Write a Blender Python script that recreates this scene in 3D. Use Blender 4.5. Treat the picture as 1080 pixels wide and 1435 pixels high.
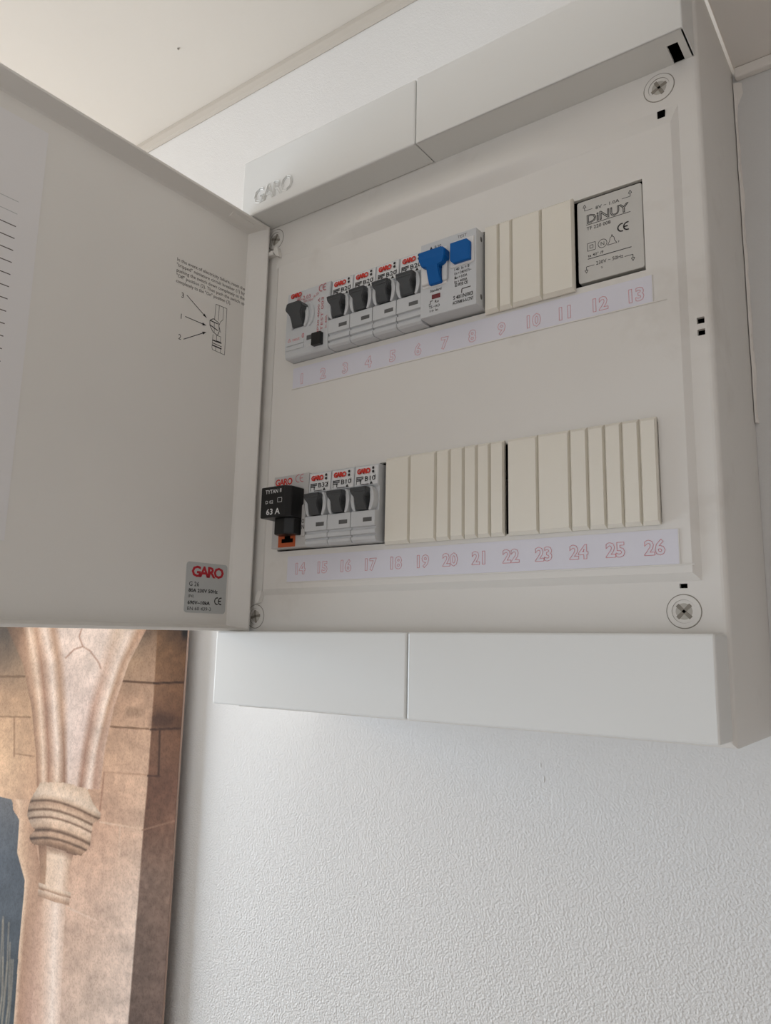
import bpy, bmesh, math, random
import numpy as np
from mathutils import Matrix, Vector

for o in list(bpy.data.objects):
    bpy.data.objects.remove(o, do_unlink=True)
scene = bpy.context.scene
COL = scene.collection
random.seed(4)

# All measures are in millimetres in the cabinet's own frame: x to the right, d out of
# the wall towards the room (0 = face of the breaker panel), z up (0 = top row).
FLOOR_Z = -2095.0
def W(x, d, z):
    return Vector((x * .001, -d * .001, (z - FLOOR_Z) * .001))

# ------------------------------------------------------------------ camera
cam_data = bpy.data.cameras.new('camera')
cam = bpy.data.objects.new('camera', cam_data)
COL.objects.link(cam)
right = Vector((0.80940374, 0.58687173, 0.02114611))
up = Vector((0.08665170, -0.15496802, 0.98411198))
fwd = Vector((-0.58082447, 0.79471157, 0.17628513))
m = Matrix((right, up, -fwd)).transposed().to_4x4()
m.translation = W(344.17, 371.53, -244.79)
cam.matrix_world = m
cam_data.sensor_fit = 'VERTICAL'
cam_data.sensor_height = 36.0
cam_data.lens = 1078.91 / 1435 * 36.0
cam_data.clip_start = .01
scene.camera = cam

# ------------------------------------------------------------------ light
scene.view_settings.view_transform = 'Standard'
scene.view_settings.look = 'None'
scene.view_settings.gamma = 1.0
scene.view_settings.use_curve_mapping = False
scene.view_settings.exposure = 0.0

world = bpy.data.worlds.new('world')
scene.world = world
world.use_nodes = True
wb = world.node_tree.nodes['Background']
wb.inputs['Color'].default_value = (0.925, 0.955, 1.0, 1)
wb.inputs['Strength'].default_value = 1.45

def area_light(name, loc, rot, sx, sy, power, col):
    ld = bpy.data.lights.new(name, 'AREA')
    ld.shape = 'RECTANGLE'
    ld.size, ld.size_y = sx, sy
    ld.energy = power
    ld.color = col
    o = bpy.data.objects.new(name, ld)
    o.location = loc
    o.rotation_euler = rot
    COL.objects.link(o)
    return o
# daylight entering through the window in the left wall (outside the frame)
WIN = dict(x=-1500, d0=50, d1=950, z0=-1150, z1=150)
area_light('window_daylight', W(WIN['x'] - 60, (WIN['d0'] + WIN['d1']) / 2, (WIN['z0'] + WIN['z1']) / 2),
           (0, -math.pi / 2, 0), 1.3, .9, 29.0, (0.74, 0.87, 1.0))

# warm ceiling lamp of the room, left of the picture
ld = bpy.data.lights.new('room_lamp', 'POINT')
ld.energy = 7.5; ld.shadow_soft_size = .16; ld.color = (1.0, .68, .36)
lo = bpy.data.objects.new('room_lamp', ld); lo.location = W(-1000, 180, 60); COL.objects.link(lo)

# ------------------------------------------------------------------ materials
def lin(c):
    r = []
    for v in c[:3]:
        v /= 255.0
        r.append(v / 12.92 if v <= .04045 else ((v + .055) / 1.055) ** 2.4)
    return (*r, 1.0)

def mat(name, rgb, rough=.5, var=0.0, vscale=20., bump=0.0, bscale=400., bdist=.001, spec=.4, metal=0.0,
        stain=None, sscale=8., spos=(.55, .75)):
    mt = bpy.data.materials.new(name)
    mt.use_nodes = True
    nt = mt.node_tree
    b = nt.nodes['Principled BSDF']
    b.inputs['Roughness'].default_value = rough
    b.inputs['Specular IOR Level'].default_value = spec
    b.inputs['Metallic'].default_value = metal
    geo = nt.nodes.new('ShaderNodeNewGeometry')
    col = lin(rgb)
    src = None
    if var > 0:
        n = nt.nodes.new('ShaderNodeTexNoise')
        n.inputs['Scale'].default_value = vscale
        n.inputs['Detail'].default_value = 4
        nt.links.new(geo.outputs['Position'], n.inputs['Vector'])
        r = nt.nodes.new('ShaderNodeValToRGB')
        r.color_ramp.elements[0].position = .3
        r.color_ramp.elements[1].position = .7
        r.color_ramp.elements[0].color = tuple(c * (1 - var) for c in col[:3]) + (1,)
        r.color_ramp.elements[1].color = tuple(min(1, c * (1 + var)) for c in col[:3]) + (1,)
        nt.links.new(n.outputs['Fac'], r.inputs['Fac'])
        src = r.outputs['Color']
    if stain:
        n2 = nt.nodes.new('ShaderNodeTexNoise')
        n2.inputs['Scale'].default_value = sscale
        n2.inputs['Detail'].default_value = 5
        n2.inputs['Roughness'].default_value = .6
        nt.links.new(geo.outputs['Position'], n2.inputs['Vector'])
        r2 = nt.nodes.new('ShaderNodeValToRGB')
        r2.color_ramp.elements[0].position = spos[0]
        r2.color_ramp.elements[1].position = spos[1]
        r2.color_ramp.elements[0].color = (0, 0, 0, 1)
        r2.color_ramp.elements[1].color = (1, 1, 1, 1)
        nt.links.new(n2.outputs['Fac'], r2.inputs['Fac'])
        mx = nt.nodes.new('ShaderNodeMixRGB')
        nt.links.new(r2.outputs['Color'], mx.inputs['Fac'])
        if src: nt.links.new(src, mx.inputs['Color1'])
        else: mx.inputs['Color1'].default_value = col
        mx.inputs['Color2'].default_value = lin(stain)
        src = mx.outputs['Color']
    if src: nt.links.new(src, b.inputs['Base Color'])
    else: b.inputs['Base Color'].default_value = col
    if bump > 0:
        n3 = nt.nodes.new('ShaderNodeTexNoise')
        n3.inputs['Scale'].default_value = bscale
        n3.inputs['Detail'].default_value = 3
        nt.links.new(geo.outputs['Position'], n3.inputs['Vector'])
        bp = nt.nodes.new('ShaderNodeBump')
        bp.inputs['Strength'].default_value = bump
        bp.inputs['Distance'].default_value = bdist
        nt.links.new(n3.outputs['Fac'], bp.inputs['Height'])
        nt.links.new(bp.outputs['Normal'], b.inputs['Normal'])
    return mt

M = {}
M['wall'] = mat('painted_wall', (222, 221, 219), .55, .02, 3, bump=.85, bscale=720, bdist=.0012, spec=.35)
# roller bump faded with height to imitate out-of-focus blur on the upper wall
nt = M['wall'].node_tree
_b = [n for n in nt.nodes if n.type == 'BUMP'][0]
_n = _b.inputs['Height'].links[0].from_node; _n.inputs['Detail'].default_value = 1.5
_g = [n for n in nt.nodes if n.type == 'NEW_GEOMETRY'][0]
_s = nt.nodes.new('ShaderNodeSeparateXYZ'); nt.links.new(_g.outputs['Position'], _s.inputs[0])
_m = nt.nodes.new('ShaderNodeMapRange'); nt.links.new(_s.outputs['Z'], _m.inputs['Value'])
_m.inputs['From Min'].default_value = (-520 - FLOOR_Z) * .001; _m.inputs['From Max'].default_value = (-270 - FLOOR_Z) * .001
_m.inputs['To Min'].default_value = .9; _m.inputs['To Max'].default_value = .14
nt.links.new(_m.outputs['Result'], _b.inputs['Strength'])
M['ceiling'] = mat('ceiling_paint', (214, 208, 199), .8, .015, 3, bump=.15, bscale=120, bdist=.001, spec=.2)
M['trim'] = mat('trim_grey', (190, 183, 173), .8, spec=.1)
M['soffit'] = mat('soffit_paint', (240, 235, 229), .7, .02, 6, spec=.2)
M['plain_wall'] = mat('plain_wall', (205, 198, 190), .8)
M['side_wall'] = mat('side_wall_paint', (182, 173, 166), .8)
M['floor'] = mat('floor_boards', (150, 136, 121), .6, .08, 12)
M['cap'] = mat('cap_plastic', (226, 226, 223), .38, .01, 12, bump=.04, bscale=900, bdist=.0003)
M['cover'] = mat('cover_plastic', (229, 226, 221), .42, .015, 10, bump=.05, bscale=900, bdist=.0003,
                 stain=(212, 207, 200), sscale=14, spos=(.58, .78))
M['door'] = mat('door_plastic', (229, 226, 221), .45, .015, 10, bump=.05, bscale=900, bdist=.0003)
M['blank'] = mat('blank_plate_plastic', (236, 231, 219), .45, .01, 20)
M['device'] = mat('device_grey', (205, 207, 209), .4, .01, 30)
M['iso'] = mat('isolator_grey', (198, 196, 194), .42, .01, 30)
M['label'] = mat('device_label', (226, 226, 226), .5)
M['toggle'] = mat('toggle_grey', (74, 76, 78), .35)
M['window'] = mat('indicator_window', (92, 92, 92), .3)
M['black'] = mat('black_plastic', (16, 16, 17), .35)
M['hole'] = mat('dark_cavity', (10, 9, 8), .9, spec=.0)  # black painted in for the dark of openings; also the fuse contact
M['blue'] = mat('blue_plastic', (0, 92, 166), .42, spec=.22)
M['red'] = mat('red_print', (206, 52, 40), .5)
M['darkred'] = mat('dark_red_print', (178, 32, 46), .5)
M['pink'] = mat('faded_red_print', (222, 142, 148), .6)
M['rose'] = mat('rose_print', (196, 110, 116), .6)
M['ink'] = mat('black_ink', (34, 33, 33), .6)
M['grey_ink'] = mat('grey_ink', (92, 86, 82), .6)
M['white_ink'] = mat('white_ink', (222, 222, 222), .5)
M['strip'] = mat('number_strip_paper', (224, 223, 232), .5)
M['paper'] = mat('schedule_paper', (231, 229, 229), .6)
M['sticker'] = mat('silver_sticker', (186, 188, 187), .4)
M['transformer'] = mat('transformer_grey', (205, 203, 198), .4)
M['orange'] = mat('orange_marker', (188, 88, 44), .5)
M['white'] = mat('white_plastic', (228, 226, 224), .4)
M['screw'] = mat('screw_plastic', (186, 182, 174), .35, .02, 60)
M['screw_dark'] = mat('screw_recess', (142, 136, 126), .5)
M['rail'] = mat('steel_rail', (120, 120, 118), .4, metal=1.0)
M['redwin'] = mat('dark_red_window', (110, 28, 36), .3)
M['board'] = mat('picture_board_edge', (176, 150, 136), .6)

# ------------------------------------------------------------------ mesh helpers
ORG = {}
class MB:
    def __init__(s):
        s.v, s.f, s.m, s.sm, s.mats = [], [], [], [], []
    def mi(s, k):
        if k not in s.mats: s.mats.append(k)
        return s.mats.index(k)
    def add(s, vs, fs, k, smooth=False):
        b = len(s.v); i = s.mi(k)
        s.v += [tuple(p) for p in vs]
        for f in fs:
            s.f.append([b + q for q in f]); s.m.append(i); s.sm.append(smooth)
    def frombm(s, bm, k, smooth=False):
        bm.verts.index_update()
        s.add([tuple(v.co) for v in bm.verts], [[v.index for v in f.verts] for f in bm.faces], k, smooth)
        bm.free()
    def box(s, x0, x1, d0, d1, z0, z1, k, r=0., seg=2):
        bm = bmesh.new()
        vs = [bm.verts.new((x, -d, z)) for x in (x0, x1) for d in (d0, d1) for z in (z0, z1)]
        for f in ((0, 1, 3, 2), (4, 6, 7, 5), (0, 4, 5, 1), (2, 3, 7, 6), (0, 2, 6, 4), (1, 5, 7, 3)):
            bm.faces.new([vs[i] for i in f])
        bmesh.ops.recalc_face_normals(bm, faces=bm.faces)
        if r > 0:
            bmesh.ops.bevel(bm, geom=list(bm.edges), offset=r, segments=seg, affect='EDGES', profile=.5)
        s.frombm(bm, k)
        return s
    def prism(s, pts, a, b, axis, k, r=0., seg=2):
        """pts: 2D outline; extruded from a to b along axis ('x': pts=(d,z); 'd': pts=(x,z); 'z': pts=(x,d))"""
        bm = bmesh.new()
        def P(p, t):
            return {'x': (t, -p[0], p[1]), 'd': (p[0], -t, p[1]), 'z': (p[0], -p[1], t)}[axis]
        A = [bm.verts.new(P(p, a)) for p in pts]
        B = [bm.verts.new(P(p, b)) for p in pts]
        n = len(pts)
        bm.faces.new(A); bm.faces.new(B[::-1])
        for i in range(n):
            bm.faces.new((A[i], B[i], B[(i + 1) % n], A[(i + 1) % n]))
        bmesh.ops.recalc_face_normals(bm, faces=bm.faces)
        if r > 0:
            bmesh.ops.bevel(bm, geom=list(bm.edges), offset=r, segments=seg, affect='EDGES', profile=.5, clamp_overlap=True)
        s.frombm(bm, k)
        return s
    def build(s, name, parent=None, smooth=False, origin=None):
        me = bpy.data.meshes.new(name)
        w = [Vector((p[0] * .001, p[1] * .001, (p[2] - FLOOR_Z) * .001)) for p in s.v]
        lo = Vector([min(p[i] for p in w) for i in range(3)]); hi = Vector([max(p[i] for p in w) for i in range(3)])
        o3 = (lo + hi) / 2 if origin is None else origin
        me.from_pydata([p - o3 for p in w], [], s.f)
        for k in s.mats: me.materials.append(M[k] if isinstance(k, str) else k)
        me.polygons.foreach_set('material_index', s.m)
        me.polygons.foreach_set('use_smooth', [bool(q) or smooth for q in s.sm])
        me.update()
        ob = bpy.data.objects.new(name, me)
        COL.objects.link(ob)
        ORG[ob.name] = o3
        if parent is not None:
            ob.parent = parent
            ob.location = o3 - ORG[parent.name]
        else:
            ob.location = o3
        return ob

def thing(name, x, d, z, label, cat, group=None):
    e = bpy.data.objects.new(name, None)
    e.empty_display_size = .02
    COL.objects.link(e)
    e.location = W(x, d, z)
    ORG[e.name] = W(x, d, z)
    tag(e, label, cat, group)
    return e
def tag(o, label, cat=None, group=None):
    o['label'] = label
    if cat: o['category'] = cat
    if group: o['group'] = group
    return o
def struct(o, label=None, cat=None):
    o['kind'] = 'structure'
    if label: o['label'] = label
    if cat: o['category'] = cat
    return o

_cache = {}
def glyphs(txt, size, off=0., outline=0., spacing=1., align='LEFT'):
    key = (txt, size, off, outline, spacing, align)
    if key not in _cache:
        cu = bpy.data.curves.new('t', 'FONT')
        cu.body = txt; cu.size = size; cu.offset = off; cu.space_character = spacing
        cu.align_x = align; cu.align_y = 'BOTTOM_BASELINE'; cu.resolution_u = 2
        if outline > 0:
            cu.fill_mode = 'NONE' if cu.dimensions == '3D' else cu.fill_mode
            cu.fill_mode = 'NONE'; cu.bevel_depth = outline; cu.bevel_resolution = 0
        ob = bpy.data.objects.new('t', cu)
        me = bpy.data.meshes.new_from_object(ob)
        V = [tuple(v.co) for v in me.vertices]; F = [list(p.vertices) for p in me.polygons]
        bpy.data.objects.remove(ob); bpy.data.curves.remove(cu); bpy.data.meshes.remove(me)
        _cache[key] = (V, F)
    return _cache[key]

def text(mb, txt, x, z, size, D, k, face='front', align='LEFT', off=0., outline=0., spacing=1., rot=0., width=None, sx=1.):
    """lettering printed on a front face (x, z at depth D) or on the door's inner face (x -> distance d, D -> x)"""
    V, F = glyphs(txt, size, off, outline, spacing, align)
    if not V: return
    if width:
        xs = [v[0] for v in V]; sx = width / max(1e-6, max(xs) - min(xs))
    c, s_ = math.cos(math.radians(rot)), math.sin(math.radians(rot))
    vs = []
    for a, b, h in V:
        a *= sx
        a, b = a * c - b * s_, a * s_ + b * c
        if face == 'front': vs.append((x + a, -(D + h), z + b))
        else: vs.append((D + h, -(x - a), z + b))
    mb.add(vs, F, k)

def line(mb, p, q, w, D, k, face='front'):
    (a, b), (c, e) = p, q
    L = math.hypot(c - a, e - b) or 1e-6
    nx, nz = -(e - b) / L * w / 2, (c - a) / L * w / 2
    pts = [(a + nx, b + nz), (a - nx, b - nz), (c - nx, e - nz), (c + nx, e + nz)]
    if face == 'front': mb.add([(x, -D, z) for x, z in pts], [[0, 1, 2, 3]], k)
    else: mb.add([(D, -x, z) for x, z in pts], [[0, 1, 2, 3]], k)
def poly(mb, pts, D, k, face='front'):
    if face == 'front': mb.add([(x, -D, z) for x, z in pts], [list(range(len(pts)))], k)
    else: mb.add([(D, -x, z) for x, z in pts], [list(range(len(pts)))], k)
def plines(mb, pts, w, D, k, face='front', close=False):
    n = len(pts)
    for i in range(n if close else n - 1): line(mb, pts[i], pts[(i + 1) % n], w, D, k, face)
def circ(cx, cz, r, n=20, a0=0, a1=2 * math.pi):
    return [(cx + r * math.cos(a0 + (a1 - a0) * i / n), cz + r * math.sin(a0 + (a1 - a0) * i / n)) for i in range(n)]
def ce_mark(mb, x, z, h, w, D, k, face='front'):
    sgn = 1 if face == 'front' else -1
    for j in (0, 1):
        cx = x + sgn * (h * .5 + j * h * .72)
        pts = [(cx + sgn * h * .5 * math.cos(a), z + h * .5 + h * .5 * math.sin(a)) for a in [math.radians(75 + i * 21) for i in range(11)]]
        plines(mb, pts, w, D, k, face)
        if j: line(mb, (cx - sgn * h * .48, z + h * .5), (cx + sgn * .02, z + h * .5), w, D, k, face)

def plate(mb, x0, x1, z0, z1, d, t, holes, k):
    """flat plate facing the room at depth d, thickness t, with rectangular holes that have real walls"""
    xs = sorted({x0, x1, *[h[0] for h in holes], *[h[1] for h in holes]})
    zs = sorted({z0, z1, *[h[2] for h in holes], *[h[3] for h in holes]})
    for i in range(len(xs) - 1):
        for j in range(len(zs) - 1):
            cx, cz = (xs[i] + xs[i + 1]) / 2, (zs[j] + zs[j + 1]) / 2
            if any(h[0] < cx < h[1] and h[2] < cz < h[3] for h in holes): continue
            for dd, fl in ((d, 0), (d - t, 1)):
                q = [(xs[i], -dd, zs[j]), (xs[i + 1], -dd, zs[j]), (xs[i + 1], -dd, zs[j + 1]), (xs[i], -dd, zs[j + 1])]
                mb.add(q, [[0, 1, 2, 3] if not fl else [3, 2, 1, 0]], k)
    for a, b, c, e in holes:
        r = [(a, c), (a, e), (b, e), (b, c)]
        for i in range(4):
            p, q = r[i], r[(i + 1) % 4]
            mb.add([(p[0], -d, p[1]), (q[0], -d, q[1]), (q[0], -(d - t), q[1]), (p[0], -(d - t), p[1])], [[0, 1, 2, 3]], k)

# ------------------------------------------------------------------ the room
WD = -93.4                     # wall plane
CEIL = 305.0
g = MB(); g.box(-1560, 1400, WD - 100, WD, FLOOR_Z, CEIL, 'wall')
struct(g.build('wall_back'), 'white painted wall with orange-peel roller texture behind the fuse box', 'wall')
g = MB(); g.box(-1560, 1400, WD, 4500, CEIL, CEIL + 60, 'ceiling')
ceil = struct(g.build('ceiling'), 'cream white painted ceiling above the fuse box', 'ceiling')
# small fleck of lifted paint on the ceiling
g = MB(); g.prism(circ(-193.5, -20, 1.1, 7), CEIL - 1.0, CEIL - .01, 'z', 'screw_dark', .2)
g.build('paint_fleck', ceil)
g = MB(); g.box(-3000, 3000, WD, 7000, FLOOR_Z - 50, FLOOR_Z, 'floor')
struct(g.build('floor'), 'light brown floor far below the fuse box', 'floor')
# two small dried paint drips on the wall under the cabinet
for (px_, pz_, ph_) in ((128.7, -313.7, 2.6), (131.0, -322.0, 3.4)):
    g = MB()
    bm = bmesh.new(); bmesh.ops.create_uvsphere(bm, u_segments=8, v_segments=6, radius=1.0)
    bmesh.ops.scale(bm, verts=bm.verts, vec=(.6, .28, ph_ * .6)); bmesh.ops.translate(bm, verts=bm.verts, vec=(px_, -WD, pz_))
    g.frombm(bm, 'wall', True); g.build('paint_drip', bpy.data.objects['wall_back'])
# thin cove strip in the corner of wall and ceiling, darker grey than both
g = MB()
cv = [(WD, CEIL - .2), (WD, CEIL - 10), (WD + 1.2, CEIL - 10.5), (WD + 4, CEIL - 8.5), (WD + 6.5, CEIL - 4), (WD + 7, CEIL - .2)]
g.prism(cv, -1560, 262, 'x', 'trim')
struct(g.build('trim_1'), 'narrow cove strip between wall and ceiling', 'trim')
# lowered soffit to the right of the cabinet
g = MB(); g.box(265.4, 1400, WD, 420, 112.4, CEIL - .2, 'soffit', 1.0)
struct(g.build('trim_2'), 'lowered soffit box right of the fuse box, touching its upper corner', 'soffit')
g = MB(); g.box(266, 1400, WD, WD + 5, 105.5, 112.2, 'soffit', .8)
struct(g.build('trim_3'), 'thin strip under the soffit along the wall', 'trim')
# rough bead of filler where the cabinet meets the wall on the right
g = MB(); g.frombm((lambda b: b)(bmesh.new()), 'soffit')
zz = [104 - i * 7.5 for i in range(30)]
rr = random.Random(7)
ring = []
for z in zz:
    w_ = .9 + 1.1 * rr.random() + (3.2 if z > 90 else 0)
    h_ = 1.0 + 1.6 * rr.random()
    ring.append([(264.6, -(WD + h_ + 1.2), z), (264.6 + w_ * .6, -(WD + h_), z), (264.6 + w_, -(WD + .05), z), (264.6, -(WD + .05), z)])
vs = [p for r_ in ring for p in r_]
fs = []
for i in range(len(ring) - 1):
    for j in range(4):
        fs.append([i * 4 + j, i * 4 + (j + 1) % 4, (i + 1) * 4 + (j + 1) % 4, (i + 1) * 4 + j])
g.add(vs, fs, 'soffit')
struct(g.build('trim_4'), 'rough bead of filler between fuse box and wall', 'trim')
# left wall with its window opening (outside the frame: the daylight comes from here)
g = MB()
x = WIN['x']
for (a, b, c, e) in ((WD, WIN['d0'], FLOOR_Z, CEIL), (WIN['d1'], 2600, FLOOR_Z, CEIL),
                     (WIN['d0'], WIN['d1'], FLOOR_Z, WIN['z0']), (WIN['d0'], WIN['d1'], WIN['z1'], CEIL)):
    g.box(x - 80, x, a, b, c, e, 'plain_wall')
struct(g.build('wall_left'), 'side wall with the window, left of the picture', 'wall')
g = MB()
for (a, b, c, e) in ((WIN['d0'], WIN['d0'] + 45, WIN['z0'], WIN['z1']), (WIN['d1'] - 45, WIN['d1'], WIN['z0'], WIN['z1']),
                     (WIN['d0'], WIN['d1'], WIN['z0'], WIN['z0'] + 45), (WIN['d0'], WIN['d1'], WIN['z1'] - 45, WIN['z1'])):
    g.box(x - 30, x + 12, a, b, c, e, 'white', 3)
struct(g.build('window_1'), 'white window frame in the side wall', 'window')
g = MB(); g.box(760, 840, WD, 1500, FLOOR_Z, CEIL, 'side_wall')
struct(g.build('wall_right'), 'plain wall on the right side of the room', 'wall')

# ------------------------------------------------------------------ cabinet
DN = -2.6                      # frame plane, a little behind the raised panel
XL, XR, ZB, ZT = -50.0, 264.1, -284.4, 112.0
board = thing('distribution_board', (XL + XR) / 2, WD, ZB,
              'open white plastic fuse box with two rows of breakers on the wall', 'fuse box')

S1 = (-9.6, 234.0, -50.9, .5)            # breaker slot, upper row
S2 = (-16.2, 236.8, -181.7, -131.2)      # breaker slot, lower row
PI = (-28.0, 249.6, -206.4, 27.0)        # raised panel, top of its bevel
PO = (-31.5, 253.1, -210.2, 37.5)        # raised panel, foot of its bevel
g = MB()
R_ = 3.0
small = [(256.8, 260.3, -84.9, -81.6), (256.8, 260.3, -91.0, -87.8), (242.8, 246.4, -213.4, -211.2)]
plate(g, XL + R_, XR - R_, ZB + R_, ZT - R_, DN, 2.4, [PO] + small, 'cover')
plate(g, *PI, 0.0, 2.4, [S1, S2], 'cover')
r = [(PO[0], PO[2]), (PO[1], PO[2]), (PO[1], PO[3]), (PO[0], PO[3])]
q = [(PI[0], PI[2]), (PI[1], PI[2]), (PI[1], PI[3]), (PI[0], PI[3])]
for i in range(4):
    j = (i + 1) % 4
    g.add([(r[i][0], -DN, r[i][1]), (r[j][0], -DN, r[j][1]), (q[j][0], 0, q[j][1]), (q[i][0], 0, q[i][1])], [[0, 1, 2, 3]], 'cover')
# rounded front edge and the four sides back to the wall
prof = [(R_ * (1 - math.sin(t)), DN - R_ * (1 - math.cos(t))) for t in [i * math.pi / 8 for i in range(5)]] + [(0, WD + .3)]
rings = []
for ins, dd in prof:
    rings.append([(XL + ins, -dd, ZB + ins), (XR - ins, -dd, ZB + ins), (XR - ins, -dd, ZT - ins), (XL + ins, -dd, ZT - ins)])
for i in range(len(rings) - 1):
    for j in range(4):
        k2 = (j + 1) % 4
        g.add([rings[i][j], rings[i][k2], rings[i + 1][k2], rings[i + 1][j]], [[0, 1, 2, 3]], 'cover')
g.build('front_cover', board)
g = MB(); g.box(XL + 2, XR - 2, WD + .3, WD + 3, ZB + 2, ZT - 2, 'hole'); g.build('back_plate', board)
for zc in (-26, -157):
    g = MB(); g.box(-40, 254, -52, -50, zc - 17, zc + 17, 'rail'); g.box(-40, 254, -50, -45, zc - 17, zc - 15.5, 'rail'); g.box(-40, 254, -50, -45, zc + 15.5, zc + 17, 'rail')
    g.build('din_rail', board)

# bulge shaped to shade a grey band under the upper cap, running out at both ends
g = MB()
rowz = [(61.4, DN - .2, 0), (54, -1.6, 0), (46, 2.2, 1), (40, 5.0, 1), (36.5, 5.8, 1), (33.6, 5.2, 1), (29.4, 1.4, 1), (26.6, -.1, 1)]
nxs = [-31 + i * 4.8 for i in range(56)]
sm = lambda a, b, t_: (lambda q_: q_ * q_ * (3 - 2 * q_))(min(1, max(0, (t_ - a) / (b - a))))
vs = []
for xx in nxs:
    e1 = sm(-31, -8, xx) * (1 - sm(205, 233, xx)); e2 = sm(-18, 70, xx) * (1 - sm(150, 233, xx))
    for zz_, dd, kind in rowz:
        ee = e2 if kind else e1
        base = DN - .3 if zz_ > 38 else (DN - .3 + (38 - zz_) / 10.5 * 2.7 if zz_ > 28.5 else -.3)
        vs.append((xx, -(base + (dd - base) * ee), zz_))
nr = len(rowz)
g.add(vs, [[i * nr + j, i * nr + j + 1, (i + 1) * nr + j + 1, (i + 1) * nr + j] for i in range(len(nxs) - 1) for j in range(nr - 1)], 'cover', True)
g.build('shade_bulge', board)

# caps above and below the door: a short and a long piece each
CL, CR, CD = -48.6, 262.7, 20.4
SEAM = 104.0
UT, UB, LT, LB = 106.5, 61.5, -234.9, -281.3
def cap(name, x0, x1, z0, z1, hole=None):
    g = MB()
    if not hole:
        g.box(x0, x1, DN + .05, CD, z0, z1, 'cap', 1.1, 2)
    else:
        t = 1.6
        # front, top, sides as slabs, underside plate with the latch slot cut through
        g.box(x0, x1, CD - t, CD, z0, z1, 'cap', .7)
        g.box(x0, x1, DN + .05, CD - t + .3, z1 - t, z1, 'cap', .4)
        g.box(x0, x0 + t, DN + .05, CD - t + .3, z0 + .05, z1 - .05, 'cap')
        g.box(x1 - t, x1, DN + .05, CD - t + .3, z0, z1, 'cap', .4)
        hx0, hx1, hd0, hd1 = hole
        for (a, b, c, e) in ((x0, hx0, DN + .05, CD - .5), (hx1, x1 - .2, DN + .05, CD - .5), (hx0, hx1, hd1, CD - .5)):
            g.box(a, b, c, e, z0, z0 + t, 'cap')
        g.box(x0 + t, x1 - t, DN + .05, DN + .5, z0 + t, z1 - t, 'hole')  # black lining paints the inside of the slot dark
        g.box(hx0 - 8, hx1 + 3, DN + .6, CD - t, z0 + 12, z0 + 13, 'hole')
        g.box(hx0 - 3, hx0 - 1.5, DN + .6, CD - t, z0 + t, z0 + 12, 'hole')
        g.box(hx1 + 1, hx1 + 2.5, DN + .6, CD - t, z0 + t, z0 + 12, 'hole')
        g.box(hx0 - 2, hx1 + 2, hd1 + .8, hd1 + 1.8, z0 + t, z0 + 12, 'hole')
        g.box(hx0, hx1, DN + .4, DN + .6, z0 + .2, z0 + t, 'hole')
    return g.build(name, board)
c1 = cap('upper_cap', CL, SEAM - .35, UB, UT)
cap('upper_cap', SEAM + .35, CR, UB, UT, (252.4, 257.9, DN, 11.6))
cap('lower_cap', CL, SEAM - .35, LB, LT)
cap('lower_cap', SEAM + .35, CR, LB, LT)
# raised maker's name moulded into the short upper cap
g = MB()
text(g, 'GARO', -36.0, 68.6, 16.5, CD + .2, 'cap', outline=.3, spacing=.86, rot=.5, width=37.5)
g.build('embossed_lettering', c1)

# screws in the four corners
for sx_, sz_, a in ((244.0, 51.2, 25), (-35.2, 52.4, 70), (244.3, -224.2, 45), (-36.4, -224.3, 10)):
    g = MB()
    n = 40
    # collar with a groove round it
    def tor(r0, r1, d0, d1, k):
        A = circ(sx_, sz_, r0, n); B = circ(sx_, sz_, r1, n)
        g.add([(p[0], -d0, p[1]) for p in A] + [(p[0], -d1, p[1]) for p in B],
              [[i, (i + 1) % n, n + (i + 1) % n, n + i] for i in range(n)], k, True)
    tor(8.1, 8.1, DN - .2, DN + .06, 'screw_dark'); tor(8.1, 7.7, DN + .06, DN + .06, 'screw_dark')
    tor(7.7, 7.6, DN + .06, DN + .35, 'cover'); tor(7.6, 5.5, DN + .35, DN + .35, 'cover'); tor(5.5, 5.2, DN + .35, DN - .9, 'screw_dark')
    s0 = g.build('screw_collar', board)
    g = MB()
    bm = bmesh.new()
    bmesh.ops.create_uvsphere(bm, u_segments=28, v_segments=10, radius=5.2)
    bmesh.ops.rotate(bm, verts=bm.verts, cent=(0, 0, 0), matrix=Matrix.Rotation(math.pi / 2, 3, 'X'))
    bmesh.ops.scale(bm, verts=bm.verts, vec=(1, .16, 1))
    bmesh.ops.translate(bm, verts=bm.verts, vec=(sx_, -(DN - .55), sz_))
    g.frombm(bm, 'screw', True)
    ca, sa = math.cos(math.radians(a)), math.sin(math.radians(a))
    for (lx, lz) in ((4.3, .9), (.9, 4.3)):
        pts = [(-lx, -lz), (lx, -lz), (lx, lz), (-lx, lz)]
        g.prism([(sx_ + p[0] * ca - p[1] * sa, sz_ + p[0] * sa + p[1] * ca) for p in pts], DN - .3, DN + .33, 'd', 'screw_dark', .2)
    h = g.build('screw', s0)
# hinge clips on the left side, black box painting the dark of a latch hole
g = MB(); g.box(-47, -33.5, DN, 1.6, 38.2, 41.6, 'cover', .5); g.prism([(-34, 41), (-32, 44), (-30, 43.6), (-27, 35), (-30.5, 36.5)], DN, 1.2, 'd', 'cover', .3)
g.build('hinge_clip', board)
g = MB(); g.prism([(-34, -212), (-31, -207), (-28.5, -207.5), (-31, -215), (-34, -216)], DN, 1.2, 'd', 'cover', .3)
g.build('hinge_clip', board)
g = MB(); g.box(242.9, 246.7, -2.2, -1.15, 32.2, 36.4, 'hole'); g.build('painted_latch_hole', board)

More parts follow.
